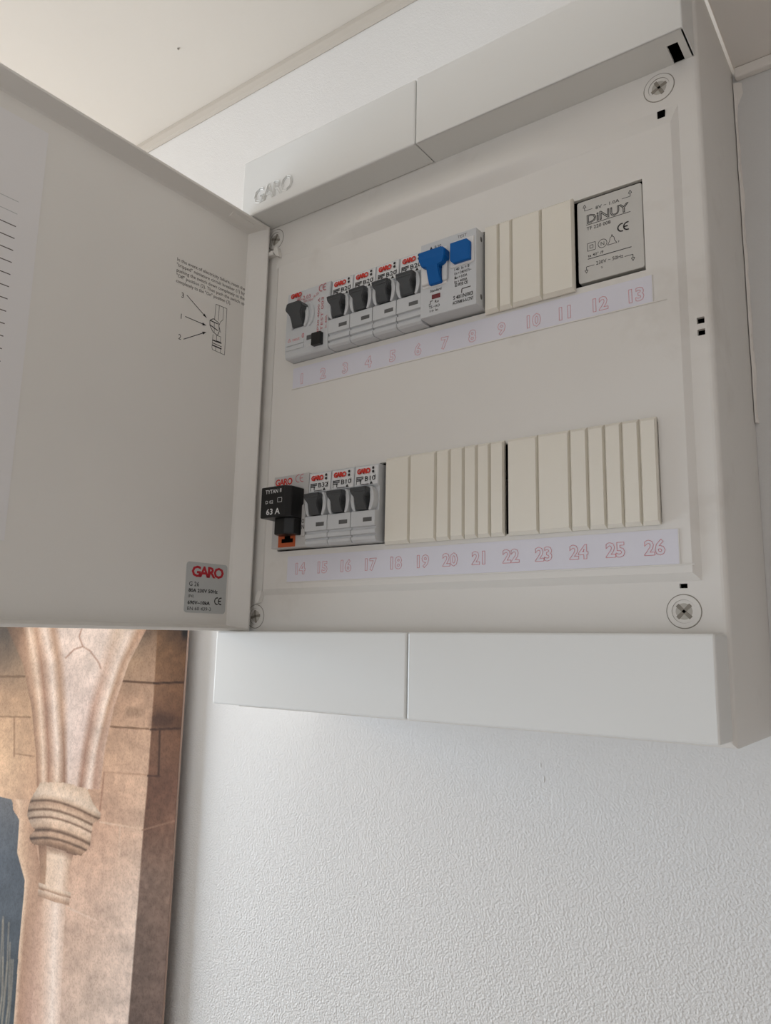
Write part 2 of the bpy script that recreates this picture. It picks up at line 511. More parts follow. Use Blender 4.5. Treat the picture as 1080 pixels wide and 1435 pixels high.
# number strips
def strip(x0, x1, z0, z1, first, xs0, pitch, zc):
    g = MB(); g.box(x0, x1, .02, .35, z0, z1, 'strip')
    st = g.build('number_strip', board)
    g = MB()
    g.box(x0 - 1, x1 + 7, .02, .55, z0 - .7, z0 - .05, 'cover', .15)
    g.box(x1 + .1, x1 + .5, .02, .5, z0, z1, 'cover')
    g.build('strip_holder', board)
    for i in range(13):
        g = MB()
        text(g, str(first + i), xs0 + i * pitch, zc - 3.6, 9.8, .45, 'pink', align='CENTER', outline=.12, off=.3)
        g.build('numeral', st)
strip(-8.8, 236.8, -69.0, -54.5, 1, -.4, 19.05, -63.0)
strip(-6.3, 243.9, -202.2, -185.4, 14, 4.6, 19.02, -193.6)

# ------------------------------------------------------------------ cabinet door, swung open towards the room
DX0, DX1 = -50.0, -37.0         # outer face, rim edge
DZ0, DZ1 = -234.4, 61.0
DD0, DD1 = 1.6, 312.0
SAG = -.018                     # the open door hangs a little on its hinges
DI = (13.0, 303.0, -230.5, 53.6) # inner panel
PX = -48.0                      # inner panel plane
def dz(d, z): return z + SAG * (d - DD0)
def dp(x, d, z): return (x, -d, dz(d, z))
g = MB()
def rect(x, d0, d1, z0, z1): return [dp(x, d0, z0), dp(x, d1, z0), dp(x, d1, z1), dp(x, d0, z1)]
t = 1.6
loops = [rect(DX0, DD0 + 1, DD1 - 1, DZ0 + 1, DZ1 - 1), rect(DX0 + 1, DD0, DD1, DZ0, DZ1), rect(DX1 - .5, DD0, DD1, DZ0, DZ1),
         rect(DX1, DD0 + .5, DD1 - .5, DZ0 + .5, DZ1 - .5), rect(DX1, DD0 + t, DD1 - t, DZ0 + t, DZ1 - t),
         rect(DX1 - .6, DD0 + t + .5, DD1 - t - .5, DZ0 + t + .2, DZ1 - t - .5),
         rect(PX + 1.2, DI[0] - 1.5, DI[1] + 1, DI[2] - .6, DI[3] + 1), rect(PX, *DI)]
for i in range(len(loops) - 1):
    for j in range(4):
        k2 = (j + 1) % 4
        g.add([loops[i][j], loops[i][k2], loops[i + 1][k2], loops[i + 1][j]], [[0, 1, 2, 3]], 'door')
g.add(loops[0], [[3, 2, 1, 0]], 'door'); g.add(loops[-1], [[0, 1, 2, 3]], 'door')
door = g.build('door', board)
# added strip that keeps light from leaking through the gap between door and cover
g = MB(); g.box(-49.6, -44.5, DN + .03, DD0 + 1.2, -233.6, 60.4, 'door', .4, 1); g.build('light_block_strip', board)
# moulded bar under the upper rim next to the hinge
g = MB()
b0 = [(-43.0, 55.2), (-44.5, 57.4), (-41.0, 59.0), (-39.6, 57.2)]
A = [dp(a, 15, b) for a, b in b0]; B = [dp(a, 36, b) for a, b in b0]
g.add(A + B, [[0, 1, 2, 3], [7, 6, 5, 4]] + [[i, (i + 1) % 4, 4 + (i + 1) % 4, 4 + i] for i in range(4)], 'door')
g.build('moulded_bar', door)

def door_print(mb):             # let printed things follow the sag of the door
    mb.v = [(x, y, z + SAG * (-y - DD0)) for x, y, z in mb.v]
    return mb
# circuit schedule sheet
g = MB(); g.box(PX + .02, PX + .3, 168.6, 296, -190.5, 44, 'paper')
for i in range(12):
    line(g, (181.0, -19.6 - i * 7.0), (292, -19.6 - i * 7.0), .55, PX + .34, 'grey_ink', 'door')
for i in range(2):
    line(g, (181.0, -5.0 - i * 7.2), (292, -5.0 - i * 7.2), .4, PX + .34, 'sticker', 'door')
door_print(g); tag(g.build('schedule_sheet', door), 'blank ruled circuit schedule sheet')
# instruction text and drawing
g = MB()
T = ['In the event of electricity failure, reset the', '"tripped" miniature circuit breaker (1) by', 'pushing the switch down completely to the',
     '"Off" position (2). Then push the switch up', 'completely to the "On" position (3).']
for i, s in enumerate(T):
    text(g, s, 74.2 - i * .12, 6.6 - i * 3.75, 3.4, PX + .06, 'grey_ink', 'door', rot=2.4, width=(60.8, 60.8, 60.8, 60.8, 48)[i], off=.03)
for s, z in (('3', -17.2), ('1', -32.0), ('2', -46.4)):
    text(g, s, 68.8, z, 5.2, PX + .06, 'ink', 'door')
for p, q in (((64.3, -14.0), (47.4, -23.2)), ((64.3, -29.2), (47.6, -29.2)), ((64.4, -45.2), (47.2, -34.6))):
    line(g, p, q, .5, PX + .06, 'ink', 'door')
    L = math.hypot(q[0] - p[0], q[1] - p[1]); u = ((q[0] - p[0]) / L, (q[1] - p[1]) / L)
    poly(g, [(q[0] + u[0] * 1.5, q[1] + u[1] * 1.5), (q[0] - u[0] * 2 - u[1], q[1] - u[1] * 2 + u[0]), (q[0] - u[0] * 2 + u[1], q[1] - u[1] * 2 - u[0])], PX + .06, 'ink', 'door')
def dl(pts, w=.34, close=False): plines(g, pts, w, PX + .06, 'ink', 'door', close)
dl([(39, -11.0), (29.0, -10.6), (28.6, -44.8), (39.6, -44.4), (40.2, -43.0), (40.0, -33.5)])
dl([(39, -11.0), (39.4, -22.5)])
dl([(36, -11), (36, -22)]); dl([(32.2, -10.8), (32.0, -20), (34.2, -22.5), (35.2, -25.5), (34.0, -28.5), (33.4, -30)])
dl([(40.5, -22.2), (43.4, -24.4), (43.2, -28.0), (40.2, -31.6), (36, -33), (34.6, -29.5), (35.5, -23.5)], .5, True)
dl([(43.4, -24.4), (36.2, -24.6)], .7); dl([(43.2, -27.6), (36, -29.4)], .7); dl([(39.5, -24.4), (39.0, -32)])
dl([(36.6, -33), (36.6, -37.8)]); dl([(40, -37.6), (32, -37.4)], .9); dl([(40, -39.6), (31.6, -39.8)], .5); dl([(40, -41.2), (31.6, -41.4)], .9)
dl([(36.6, -33), (33, -33), (33, -36.8), (36.6, -37)]); dl([(36.8, -41), (36.8, -44.6)]); dl([(32.6, -41), (32.4, -44.6)])
door_print(g); tag(g.build('printed_instructions', door), 'black printed reset instructions with a breaker drawing')
# rating sticker
g = MB()
def rr_pts(x0, x1, z0, z1, r, n=5):
    out = []
    for cx, cz, a0 in ((x1 - r, z1 - r, 0), (x0 + r, z1 - r, 90), (x0 + r, z0 + r, 180), (x1 - r, z0 + r, 270)):
        out += [(cx + r * math.cos(math.radians(a0 + 90 * i / n)), cz + r * math.sin(math.radians(a0 + 90 * i / n))) for i in range(n + 1)]
    return out
P = rr_pts(14.8, 49.3, -223.2, -190.6, 2.2)
g.prism(P, PX + .02, PX + .25, 'x', 'sticker')
e = PX + .3
text(g, 'GARO', 45.2, -199.8, 9.6, e, 'darkred', 'door', off=.34, spacing=.8, width=27.2)
text(g, 'G 26', 46.7, -206.2, 4.2, e, 'ink', 'door', off=.03)
text(g, '80A 230V 50Hz', 46.7, -210.0, 3.2, e, 'ink', 'door', off=.09, width=24.5)
text(g, 'IP41', 46.8, -213.7, 3.0, e, 'ink', 'door')
text(g, '690V~10kA', 46.9, -217.8, 3.2, e, 'ink', 'door', off=.1, width=18.5)
text(g, 'EN 60 439-3', 47.0, -221.6, 3.2, e, 'ink', 'door', width=19.5)
ce_mark(g, 24.4, -217.2, 4.4, .8, e, 'ink', 'door')
door_print(g); tag(g.build('rating_sticker', door), 'small silver rating sticker with a red maker name')

# ------------------------------------------------------------------ breakers
def crescent(cx, zc, side, k='device'):
    """rounded cheek beside a switch lever: outer edge straight, inner edge bulging"""
    pts = []
    for i in range(9):
        a = i / 8
        pts.append((cx + side * (4.9 + 1.2 * math.sin(math.pi * a)), zc + 7.4 - 14.8 * a))
    for i in range(9):
        a = 1 - i / 8
        pts.append((cx + side * (6.4 + 2.5 * math.sin(math.pi * a) ** .7), zc + 7.4 - 14.8 * a))
    return pts

def mcb(x0, w, z0, rating, label, group):
    """one-module miniature circuit breaker; z0 = top of the visible face"""
    x1 = x0 + w - .45; cx = (x0 + x1) / 2
    t = thing('circuit_breaker', cx, -45, z0 - 24, label, 'circuit breaker', group)
    g = MB()
    pr = [(-45, 0), (6.0, 0), (6.6, -.6), (7.2, -13), (5.4, -14.2), (5.4, -28.6), (9.6, -29.2), (9.6, -38.6), (7.9, -38.9), (7.9, -40.1),
          (9.2, -40.6), (9.2, -43.2), (7.6, -43.5), (7.6, -44.6), (9.0, -44.9), (8.6, -46.8), (7.0, -48.0), (-45, -48.0)]
    g.prism([(d, z0 + z) for d, z in pr], x0, x1, 'x', 'device', .22, 1)
    g.build('body', t)
    for sd in (-1, 1):
        g = MB(); g.prism(crescent(cx - .2, z0 - 21.8, sd), 5.3, 10.6, 'd', 'device', .5, 2)
        g.build('cheek', t)
    # lever: narrow below, wide paddle above
    g = MB()
    front = [(-4.5, -28.6), (4.5, -28.6), (3.7, -24.5), (3.8, -21.2), (6.2, -18.2), (6.2, -15.4), (-6.4, -15.4), (-6.4, -18.2), (-4.1, -21.2), (-4.0, -24.5)]
    dep = lambda z: 10.4 + 5.0 * ((z + 29.0) / 14.0) ** .8 if z > -29 else 10.4
    n = len(front)
    A = [(cx - .2 + a, -dep(b), z0 + b) for a, b in front]; B = [(cx - .2 + a * .97, -5.6, z0 + b) for a, b in front]
    g.add(A + B, [[0, 1, 4 - 2, 3 + 5, 9], [2, 3, 7, 8], [3, 4, 5, 6, 7]][0:0] + [[0, 1, 2, 9], [9, 2, 3, 8], [8, 3, 4, 7], [7, 4, 5, 6]] +
          [[i, n + i, n + (i + 1) % n, (i + 1) % n] for i in range(n)], 'toggle')
    bm = bmesh.new()
    vv = [bm.verts.new(p) for p in g.v]
    for f in g.f: bm.faces.new([vv[i] for i in f])
    bmesh.ops.recalc_face_normals(bm, faces=bm.faces)
    bmesh.ops.bevel(bm, geom=[e for e in bm.edges if not e.is_boundary and e.calc_face_angle(0) > .5], offset=.45, segments=2, affect='EDGES', clamp_overlap=True)
    g = MB(); g.frombm(bm, 'toggle')
    # grip ridges on the paddle
    for k_ in range(2):
        zz_ = z0 - 16.2 - 1.7 * k_
        g.box(cx - 6.2 + k_ * .6, cx + 5.8 - k_ * .6, dep(zz_ - z0) - .5, dep(zz_ - z0) + .28, zz_ - .3, zz_ + .3, 'toggle', .12, 1)
    g.build('lever', t)
    g = MB(); g.box(cx + .2, cx + 7.0, 9.2, 9.68, z0 - 36.0, z0 - 33.4, 'window', .12, 1)
    g.build('indicator_window', t)
    g = MB()
    lab = lambda z: 6.6 + .6 * (-z - .6) / 12.4 + .06
    g.add([(x0 + 1.0, -lab(-1.0), z0 - 1.0), (x1 - .6, -lab(-1.0), z0 - 1.0), (x1 - .6, -lab(-12.6), z0 - 12.6), (x0 + 1.0, -lab(-12.6), z0 - 12.6)], [[0, 1, 2, 3]], 'label')
    D = 7.35
    text(g, 'GARO', x0 + 2.2, z0 - 5.4, 4.3, D, 'red', off=.26, spacing=.78, width=10.3)
    text(g, rating, x0 + 8.0, z0 - 10.3, 4.2, D, 'ink', off=.04, width=8.0)
    for i in range(3): line(g, (x0 + 2.0, z0 - 7.7 - i * 1.0), (x0 + 7.2 - (i == 2) * 1.4, z0 - 7.7 - i * 1.0), .62, D, 'ink')
    line(g, (x0 + 2.0, z0 - 7.2), (x0 + 1.8, z0 - 12.2), .4, D, 'ink'); line(g, (x0 + 5.0, z0 - 9.7), (x0 + 4.9, z0 - 11.8), .7, D, 'ink')
    line(g, (x0 + 5.0, z0 - 12.3), (x0 + 11.5, z0 - 12.3), .45, D, 'ink')
    poly(g, [(x0 + 12.0, z0 - 12.5), (x0 + 14.6, z0 - 12.5), (x0 + 13.3, z0 - 10.6)], D, 'ink')
    poly(g, circ(x0 + 14.6, z0 - 2.6, .9, 10), D, 'ink'); poly(g, circ(x0 + 14.6, z0 - 4.9, .9, 10), D, 'ink')
    line(g, (x0 + 16.2, z0 - 7.0), (x0 + 16.1, z0 - 9.8), .35, D, 'ink')
    g.build('printed_face', t)
    return t

ROW1 = -2.4; ROW2 = -133.0
P1 = 18.4
for i, lb in enumerate(('grey B20 circuit breaker above number 3, first of four in the upper row',
                        'grey B20 circuit breaker above number 4, second of four in the upper row',
                        'grey B20 circuit breaker above number 5, third of four in the upper row',
                        'grey B20 circuit breaker above number 6, directly left of the blue lever')):
    mcb(29.4 + i * P1, P1, ROW1, 'B20', lb, 'single circuit breakers')
P2 = 18.75
for i, (rt, lb) in enumerate((('B32', 'grey B32 circuit breaker right of the black fuse carrier in the lower row'),
                              ('B10', 'grey B10 circuit breaker in the lower row, between the B32 and the other B10'),
                              ('B10', 'grey B10 circuit breaker in the lower row, next to the cream blanking plate'))):
    mcb(15.9 + i * P2, P2, ROW2, rt, lb, 'single circuit breakers')

# two-module switch at the left end of the upper row
x0, x1, z0 = -9.2, 29.0, ROW1
t = thing('residual_current_switch', 10, -45, z0 - 24, 'wide grey switch with faded red print and small black button at upper left', 'switch')
g = MB()
pr = [(-45, 0), (7.4, 0), (8.2, -.7), (8.8, -12.5), (9.2, -37), (9.2, -44), (8.6, -47.2), (7.6, -48.2), (-45, -48.2)]
g.prism([(d, z0 + z) for d, z in pr], x0, x1, 'x', 'device', .25, 1)
g.build('body', t)
g = MB()
bx = lambda a0, a1, k, D0, D1, zz0, zz1, r_=.2: g.box(a0, a1, D0, D1, z0 + zz0, z0 + zz1, k, r_, 1)
bx(-7.6, 8.4, 'device', 8.8, 9.9, -39.6, -37.2); bx(-7.6, 8.4, 'device', 8.8, 9.9, -43.0, -40.9)
g.build('ledge', t)
g = MB()
cx = 3.0
front = [(-5.0, -27.6), (5.6, -27.6), (5.0, -22.5), (5.4, -19.0), (8.0, -15.8), (6.5, -12.2), (-5.2, -12.2), (-8.0, -15.8), (-5.2, -19.5), (-4.8, -22.5)]
dep = lambda z: 10.6 + 6.4 * ((z + 27.6) / 15.4)
A = [(cx + a, -dep(b), z0 + b) for a, b in front]; B = [(cx + a, -7.0, z0 + b) for a, b in front]
n = len(front)
bm = bmesh.new(); vv = [bm.verts.new(p) for p in A + B]
for f in [[0, 1, 2, 9], [9, 2, 3, 8], [8, 3, 4, 7], [7, 4, 5, 6]] + [[i, n + i, n + (i + 1) % n, (i + 1) % n] for i in range(n)]:
    bm.faces.new([vv[i] for i in f])
bmesh.ops.recalc_face_normals(bm, faces=bm.faces)
bmesh.ops.bevel(bm, geom=[e for e in bm.edges if not e.is_boundary and e.calc_face_angle(0) > .5], offset=.6, segments=2, affect='EDGES', clamp_overlap=True)
g.frombm(bm, 'toggle'); g.build('lever', t)
for sd in (-1, 1):
    g = MB(); g.prism([(cx + .3 + sd * (q[0] - cx) * 1.0, q[1]) for q in crescent(cx, z0 - 21.0, 1)], 8.0, 10.6, 'd', 'device', .5, 2); g.build('cheek', t)
g = MB()                          # round recess beside the lever
g.prism([(11.6 + 5.2 * math.cos(a), z0 - 20.5 + 8.6 * math.sin(a)) for a in [math.radians(-80 + 160 * i / 10) for i in range(11)]] +
        [(11.6 + 3.0 * math.cos(a), z0 - 20.5 + 7.4 * math.sin(a)) for a in [math.radians(80 - 160 * i / 10) for i in range(11)]], 8.6, 10.2, 'd', 'device', .3, 1)
g.build('guard_ridge', t)
g = MB(); g.box(17.2, 25.2, 8.6, 12.4, z0 - 44.8, z0 - 36.2, 'black', .5); g.build('test_button', t)
g = MB(); g.box(10.6, 17.0, 8.8, 9.5, z0 - 38.6, z0 - 35.4, 'window', .15, 1); g.build('indicator_window', t)
g = MB(); D = 9.0
text(g, 'GARO', -6.0, z0 - 4.6, 4.4, 8.75, 'red', off=.26, spacing=.78, width=10.0)
ce_mark(g, 19.6, z0 - 6.0, 4.6, .6, 8.75, 'rose')
text(g, '40-2.03', -.4, z0 - 8.2, 4.2, 8.85, 'rose', width=12.5)
text(g, '230V 50Hz', 5.6, z0 - 10.6, 2.4, 8.95, 'rose', width=9.0)
text(g, '16-25', 14.5, z0 - 9.4, 2.6, 8.95, 'rose', width=5.0, rot=20)
D = 9.3
text(g, 'TEST 003', 24.6, z0 - 35.0, 3.0, D, 'rose', rot=90, width=24)
text(g, 'IP20 4000 A', 21.2, z0 - 35.0, 2.6, D, 'rose', rot=90, width=24)
text(g, 'In 40A', 28.0, z0 - 34.0, 2.4, D, 'rose', rot=90, width=9)
text(g, '0', 6.0, z0 - 36.0, 4.8, D, 'rose', off=.05)
text(g, '\u0394 test', -6.8, z0 - 36.6, 3.4, D, 'pink', width=11)
text(g, 'I  0', 11.0, z0 - 43.4, 2.2, D, 'white')
g.build('printed_face', t)

# residual current breaker with blue lever
x0, x1, z0 = 103.2, 141.6, -2.0
t = thing('residual_current_breaker', 122, -45, z0 - 24, 'wide grey breaker with blue lever and square blue test button', 'circuit breaker')
g = MB()
g.box(x0, x1, -45, 11.2, z0 - 47.5, z0, 'device', .5, 2); g.build('body', t)
for zz_ in (-5.2, -41.2):
    g = MB(); g.prism([(5.4 + 1.1 * math.cos(a), z0 + zz_ + 1.7 * math.sin(a)) for a in [i * math.pi / 6 for i in range(12)]], x1 - .2, x1 + .06, 'x', 'window')
    g.build('rivet', t)
g = MB()                          # pale cradle round the lever
g.box(105.0, 122.0, 10.9, 11.7, z0 - 29.5, z0 - 6.0, 'white', .3, 1)
g.box(105.2, 110.6, 11.3, 13.6, z0 - 28.0, z0 - 12.0, 'white', 1.0); g.box(119.4, 123.0, 11.3, 13.2, z0 - 28.0, z0 - 12.0, 'device', .9)
g.build('cradle', t)
g = MB()
cx = 114.4; D1, D2 = 17.0, 13.4
front = [(-3.6, -29.0), (5.0, -29.0), (4.4, -24), (4.2, -19), (7.6, -18.4), (9.2, -14.6), (9.2, -10), (7.0, -8.2), (-9.2, -8.2), (-9.2, -13.2), (-7.0, -18.0), (-4.2, -18.6), (-4.0, -24)]
dep = lambda z: D2 + (D1 - D2) * min(1, max(0, (z + 29.0) / 13.0))
n = len(front)
A = [(cx + a, -dep(b), z0 + b) for a, b in front]; B = [(cx + a, -11.3, z0 + b) for a, b in front]
bm = bmesh.new(); vv = [bm.verts.new(p) for p in A + B]
for f in [[0, 1, 2, 12], [12, 2, 3, 11], [11, 3, 4, 10], [10, 4, 5, 9], [9, 5, 6], [9, 6, 7, 8]] + [[i, n + i, n + (i + 1) % n, (i + 1) % n] for i in range(n)]:
    bm.faces.new([vv[i] for i in f])
bmesh.ops.recalc_face_normals(bm, faces=bm.faces)
bmesh.ops.bevel(bm, geom=[e for e in bm.edges if not e.is_boundary and e.calc_face_angle(0) > .6], offset=.5, segments=2, affect='EDGES', clamp_overlap=True)
g.frombm(bm, 'blue'); tag(g.build('lever', t), 'blue lever')
g = MB(); g.prism([(124.4, z0 - 21.4), (139.6, z0 - 21.4), (140.2, z0 - 20.6), (140.2, z0 - 5.0), (124.4, z0 - 5.0)], 11.0, 11.9, 'd', 'white', .3, 1); g.build('button_frame', t)
g = MB(); g.prism([(125.4, z0 - 17.6), (127.6, z0 - 20.0), (138.8, z0 - 20.0), (138.8, z0 - 9.0), (136.4, z0 - 6.6), (125.4, z0 - 6.6)], 11.4, 14.0, 'd', 'blue', .5, 2)
tag(g.build('test_button', t), 'blue test button')
g = MB(); g.box(111.6, 117.4, 11.0, 11.5, z0 - 37.2, z0 - 34.4, 'redwin', .12, 1); g.build('indicator_window', t)
g = MB(); D = 11.28
text(g, 'TEST', 129.0, z0 - 3.6, 2.6, D, 'grey_ink', width=6.4)
poly(g, [(109.4, z0 - 5.4), (112.0, z0 - 5.4), (110.7, z0 - 2.8)], D, 'ink'); text(g, 'R30', 113.0, z0 - 5.0, 2.6, D, 'ink', width=4.6)
text(g, 'Standard', 110.2, z0 - 32.6, 2.4, D, 'ink', width=8.0, off=.04)
for i, (s, w_) in enumerate((('I 40  In = B', 10), ('Un = 240/415V~', 11.4), ('I\u0394n = 0.03A', 8.6), ('Im = 4000A', 8.6))):
    text(g, s, 127.0, z0 - 23.6 - i * 2.6, 2.4, D, 'ink', width=w_, off=.03)
text(g, '\u25a3 IP20 CE', 127.4, z0 - 33.6, 2.6, D, 'ink', width=8.6, off=.07)
plines(g, [(132.0, z0 - 38.6), (132.2, z0 - 36.0), (138.0, z0 - 35.9)], .6, D, 'grey_ink')
text(g, 'S 40/1N/003', 126.4, z0 - 41.4, 3.2, D, 'ink', width=13.0, off=.08)
text(g, 'AC10NM16-A.C7NY', 126.0, z0 - 44.4, 2.8, D, 'ink', width=14.0, off=.08)
plines(g, [(109.4, z0 - 40.2), (110.4, z0 - 40.2), (110.6, z0 - 38.2), (112.4, z0 - 38.2)], .45, D, 'ink'); text(g, 'Ro', 113.6, z0 - 40.0, 2.6, D, 'ink', width=2.8, off=.05)
text(g, 'T5-\u223cAO', 109.6, z0 - 42.8, 2.4, D, 'ink', width=7.6, off=.04); text(g, 'I\u2192 In', 110.0, z0 - 45.2, 2.2, D, 'ink', width=5.8, off=.04)
g.build('printed_face', t)

# main isolator with black pull-out fuse carrier
x0, x1, z0 = -15.4, 15.5, -132.2
t = thing('main_fuse_switch', 0, -45, z0 - 24, 'main fuse switch with large black pull-out carrier marked 63 A at lower left', 'fuse switch')
g = MB(); g.box(x0, x1, -45, 7.0, z0 - 48.4, z0, 'iso', .4, 2)
g.prism([(12.0, z0 - 22), (13.4, z0 - 20.6), (15.2, z0 - 27), (15.2, z0 - 42), (12.0, z0 - 42)], 6.8, 8.8, 'd', 'iso', .3, 1)
g.build('body', t)
g = MB()
zt, zb = z0 - 10.4, z0 - 30.6
g.prism([(-12.0, 7.05), (-12.0, 21.4), (-11.2, 22.4), (9.0, 22.4), (12.2, 18.4), (12.2, 7.05)], zb, zt, 'z', 'black', .7, 2)
carrier = g.build('fuse_carrier', t)
g = MB()
g.prism([(-7.2, 7.05), (-5.4, 14.0), (-3.4, 17.2), (5.0, 17.2), (11.0, 14.0), (11.2, 7.05)], z0 - 41.0, zb + .5, 'z', 'black', .7, 2)
g.build('grip', carrier)
g = MB(); D = 22.48
text(g, 'TYTAN', -7.4, zt - 4.6, 3.6, D, 'white_ink', width=11.0, off=.03); text(g, 'II', 5.0, zt - 4.4, 3.4, D, 'white_ink', off=.05)
text(g, 'D 02', -7.2, zt - 11.2, 3.0, D, 'white_ink', width=6.6); plines(g, [(3.6, zt - 10.8), (3.6, zt - 8.0), (7.2, zt - 8.0), (7.2, zt - 10.8)], .28, D, 'white_ink', close=True)
text(g, '63 A', -6.2, zt - 18.4, 5.4, D, 'white_ink', width=12.0, off=.1)
g.build('printed_face', carrier)
g = MB(); g.box(-9.0, 6.0, 6.8, 7.4, z0 - 48.0, z0 - 38.5, 'orange', .15, 1); g.build('orange_marker', t)
g = MB(); g.prism([(-5.6, z0 - 45.2), (4.2, z0 - 45.2), (4.2, z0 - 42.6), (1.8, z0 - 42.6), (1.8, z0 - 40), (-3.0, z0 - 40), (-3.0, z0 - 42.6), (-5.6, z0 - 42.6)], 7.2, 7.6, 'd', 'hole'); g.build('fuse_contact', t)
g = MB(); D = 7.08
text(g, 'GARO', -14.2, z0 - 6.2, 6.2, D, 'red', off=.18, spacing=.85, width=15.4)
ce_mark(g, 4.2, z0 - 5.6, 5.0, .5, D, 'rose')
g.build('printed_face', t)
g = MB()
text(g, 'O', 12.4, z0 - 33.6, 4.0, 8.86, 'ink', off=.05, width=2.2); text(g, 'N', 12.4, z0 - 37.4, 4.0, 8.86, 'ink', off=.05, width=2.2)
g.build('printed_position', t)

# bell transformer
x0, x1, z0, z1 = 198.0, 233.4, -48.6, -.9
t = thing('bell_transformer', 215, -45, -25, 'flat light grey bell transformer with black printed symbols at upper right', 'transformer')
g = MB(); g.prism(rr_pts(x0, x1, z0, z1, 1.2, 3), -45, -.6, 'd', 'transformer', .25, 1); g.build('body', t)
g = MB(); D = -.55; k = 'ink'
for ax, az, sd in ((202.3, -5.0, 1), (227.3, -5.0, 1), (202.5, -41.7, -1), (227.6, -41.9, -1)):
    plines(g, [(ax - .9, az), (ax + .9, az), (ax, az + sd * 1.7)], .3, D, k, close=True)
    inn = 1 if ax < 215 else -1
    plines(g, [(ax, az - sd * .1), (ax, az - sd * 1.9), (ax + inn * 4.4, az - sd * 1.9)], .3, D, k)
text(g, '8V \u223c 1.0A', 208.4, -8.0, 2.7, D, k, width=13.0, off=.02)
text(g, 'DiNUY', 203.0, -14.8, 7.0, D + .05, k, outline=.16, spacing=.95, width=23.0)
line(g, (203.0, -15.6), (227.2, -15.6), .35, D, k)
text(g, 'TF 220 008', 203.2, -18.8, 2.7, D, k, width=13.2, off=.03)
ce_mark(g, 220.2, -25.2, 4.3, .75, D, k)
plines(g, [(203.4, -31.0), (203.4, -26.6), (207.8, -26.6), (207.8, -31.0)], .3, D, k, close=True)
plines(g, [(204.7, -29.7), (204.7, -27.9), (206.5, -27.9), (206.5, -29.7)], .3, D, k, close=True)
plines(g, circ(211.7, -28.9, 2.4, 18), .3, D, k, close=True); text(g, 'N', 211.7, -30.0, 3.0, D, k, align='CENTER')
plines(g, [(214.4, -30.8), (215.6, -28.8), (215.8, -27.2), (216.9, -26.2), (218.0, -27.2), (218.2, -28.8), (219.4, -30.8)], .3, D, k, close=True)
line(g, (216.9, -26.2), (216.9, -25.4), .5, D, k); text(g, 'F', 220.0, -31.2, 1.8, D, k)
text(g, 'ta 40\u00b0 /F', 203.5, -34.6, 2.3, D, k, width=8.6, off=.02)
line(g, (203.4, -35.6), (227.0, -35.6), .4, D, k)
text(g, '230V \u223c 50Hz', 207.8, -40.2, 2.9, D, k, width=14.6, off=.02); text(g, '%', 210.4, -43.0, 1.7, D, k)
g.build('printed_face', t)

# blanking plates: each rib a piece of its own
def blank(x0, x1, z0, z1, edges, label):
    t = thing('blanking_plate', (x0 + x1) / 2, 0, (z0 + z1) / 2, label, 'blanking plate', 'cream blanking plates over empty breaker positions')
    g = MB(); g.box(x0 + .2, x1 - .2, .03, 1.8, z0 + .4, z1 - .4, 'blank', .3, 1); g.build('backing', t)
    for a, b in zip(edges[:-1], edges[1:]):
        g = MB()
        bv = 1.0
        q0 = [(a + .2, z0), (b - .2, z0), (b - .2, z1), (a + .2, z1)]
        q1 = [(a + .2 + bv, z0 + 1.8), (b - .2 - bv * .6, z0 + 1.8), (b - .2 - bv * .6, z1 - 1.8), (a + .2 + bv, z1 - 1.8)]
        vs = [(p[0], -1.0, p[1]) for p in q0] + [(p[0], -2.2, p[1]) for p in q0] + [(p[0], -4.2, p[1]) for p in q1]
        fs = [[8, 9, 10, 11]]
        for i in range(4):
            j = (i + 1) % 4
            fs += [[i, j, 4 + j, 4 + i], [4 + i, 4 + j, 8 + j, 8 + i]]
        fs.append([3, 2, 1, 0])
        g.add(vs, fs, 'blank')
        g.build('rib', t)
blank(142.2, 197.0, -53.2, 1.2, [142.2, 151.8, 160.0, 178.2, 197.0], 'short cream blanking plate in the upper row left of the bell transformer')
blank(74.2, 154.4, -182.9, -129.8, [74.2, 92.2, 110.6, 119.9, 129.1, 137.5, 145.7, 154.4], 'long cream ribbed blanking plate in the lower row right of the breakers')
blank(156.2, 236.9, -183.1, -129.8, [156.2, 174.2, 192.2, 201.8, 210.7, 219.5, 228.3, 236.9], 'long cream ribbed blanking plate at the right end of the lower row')

# ------------------------------------------------------------------ picture on the wall below the open door
PD = WD + 12.0
PX0, PX1, PZ0, PZ1 = -760.0, -199.6, -705.0, -190.0
pic = thing('picture', (PX0 + PX1) / 2, WD, PZ0, 'large photo print of a stone arch and column on the wall below the door', 'picture')
g = MB(); g.box(PX0, PX1, WD + 9.8, PD - .3, PZ0, PZ1, 'board', .4, 1); g.build('board', pic)
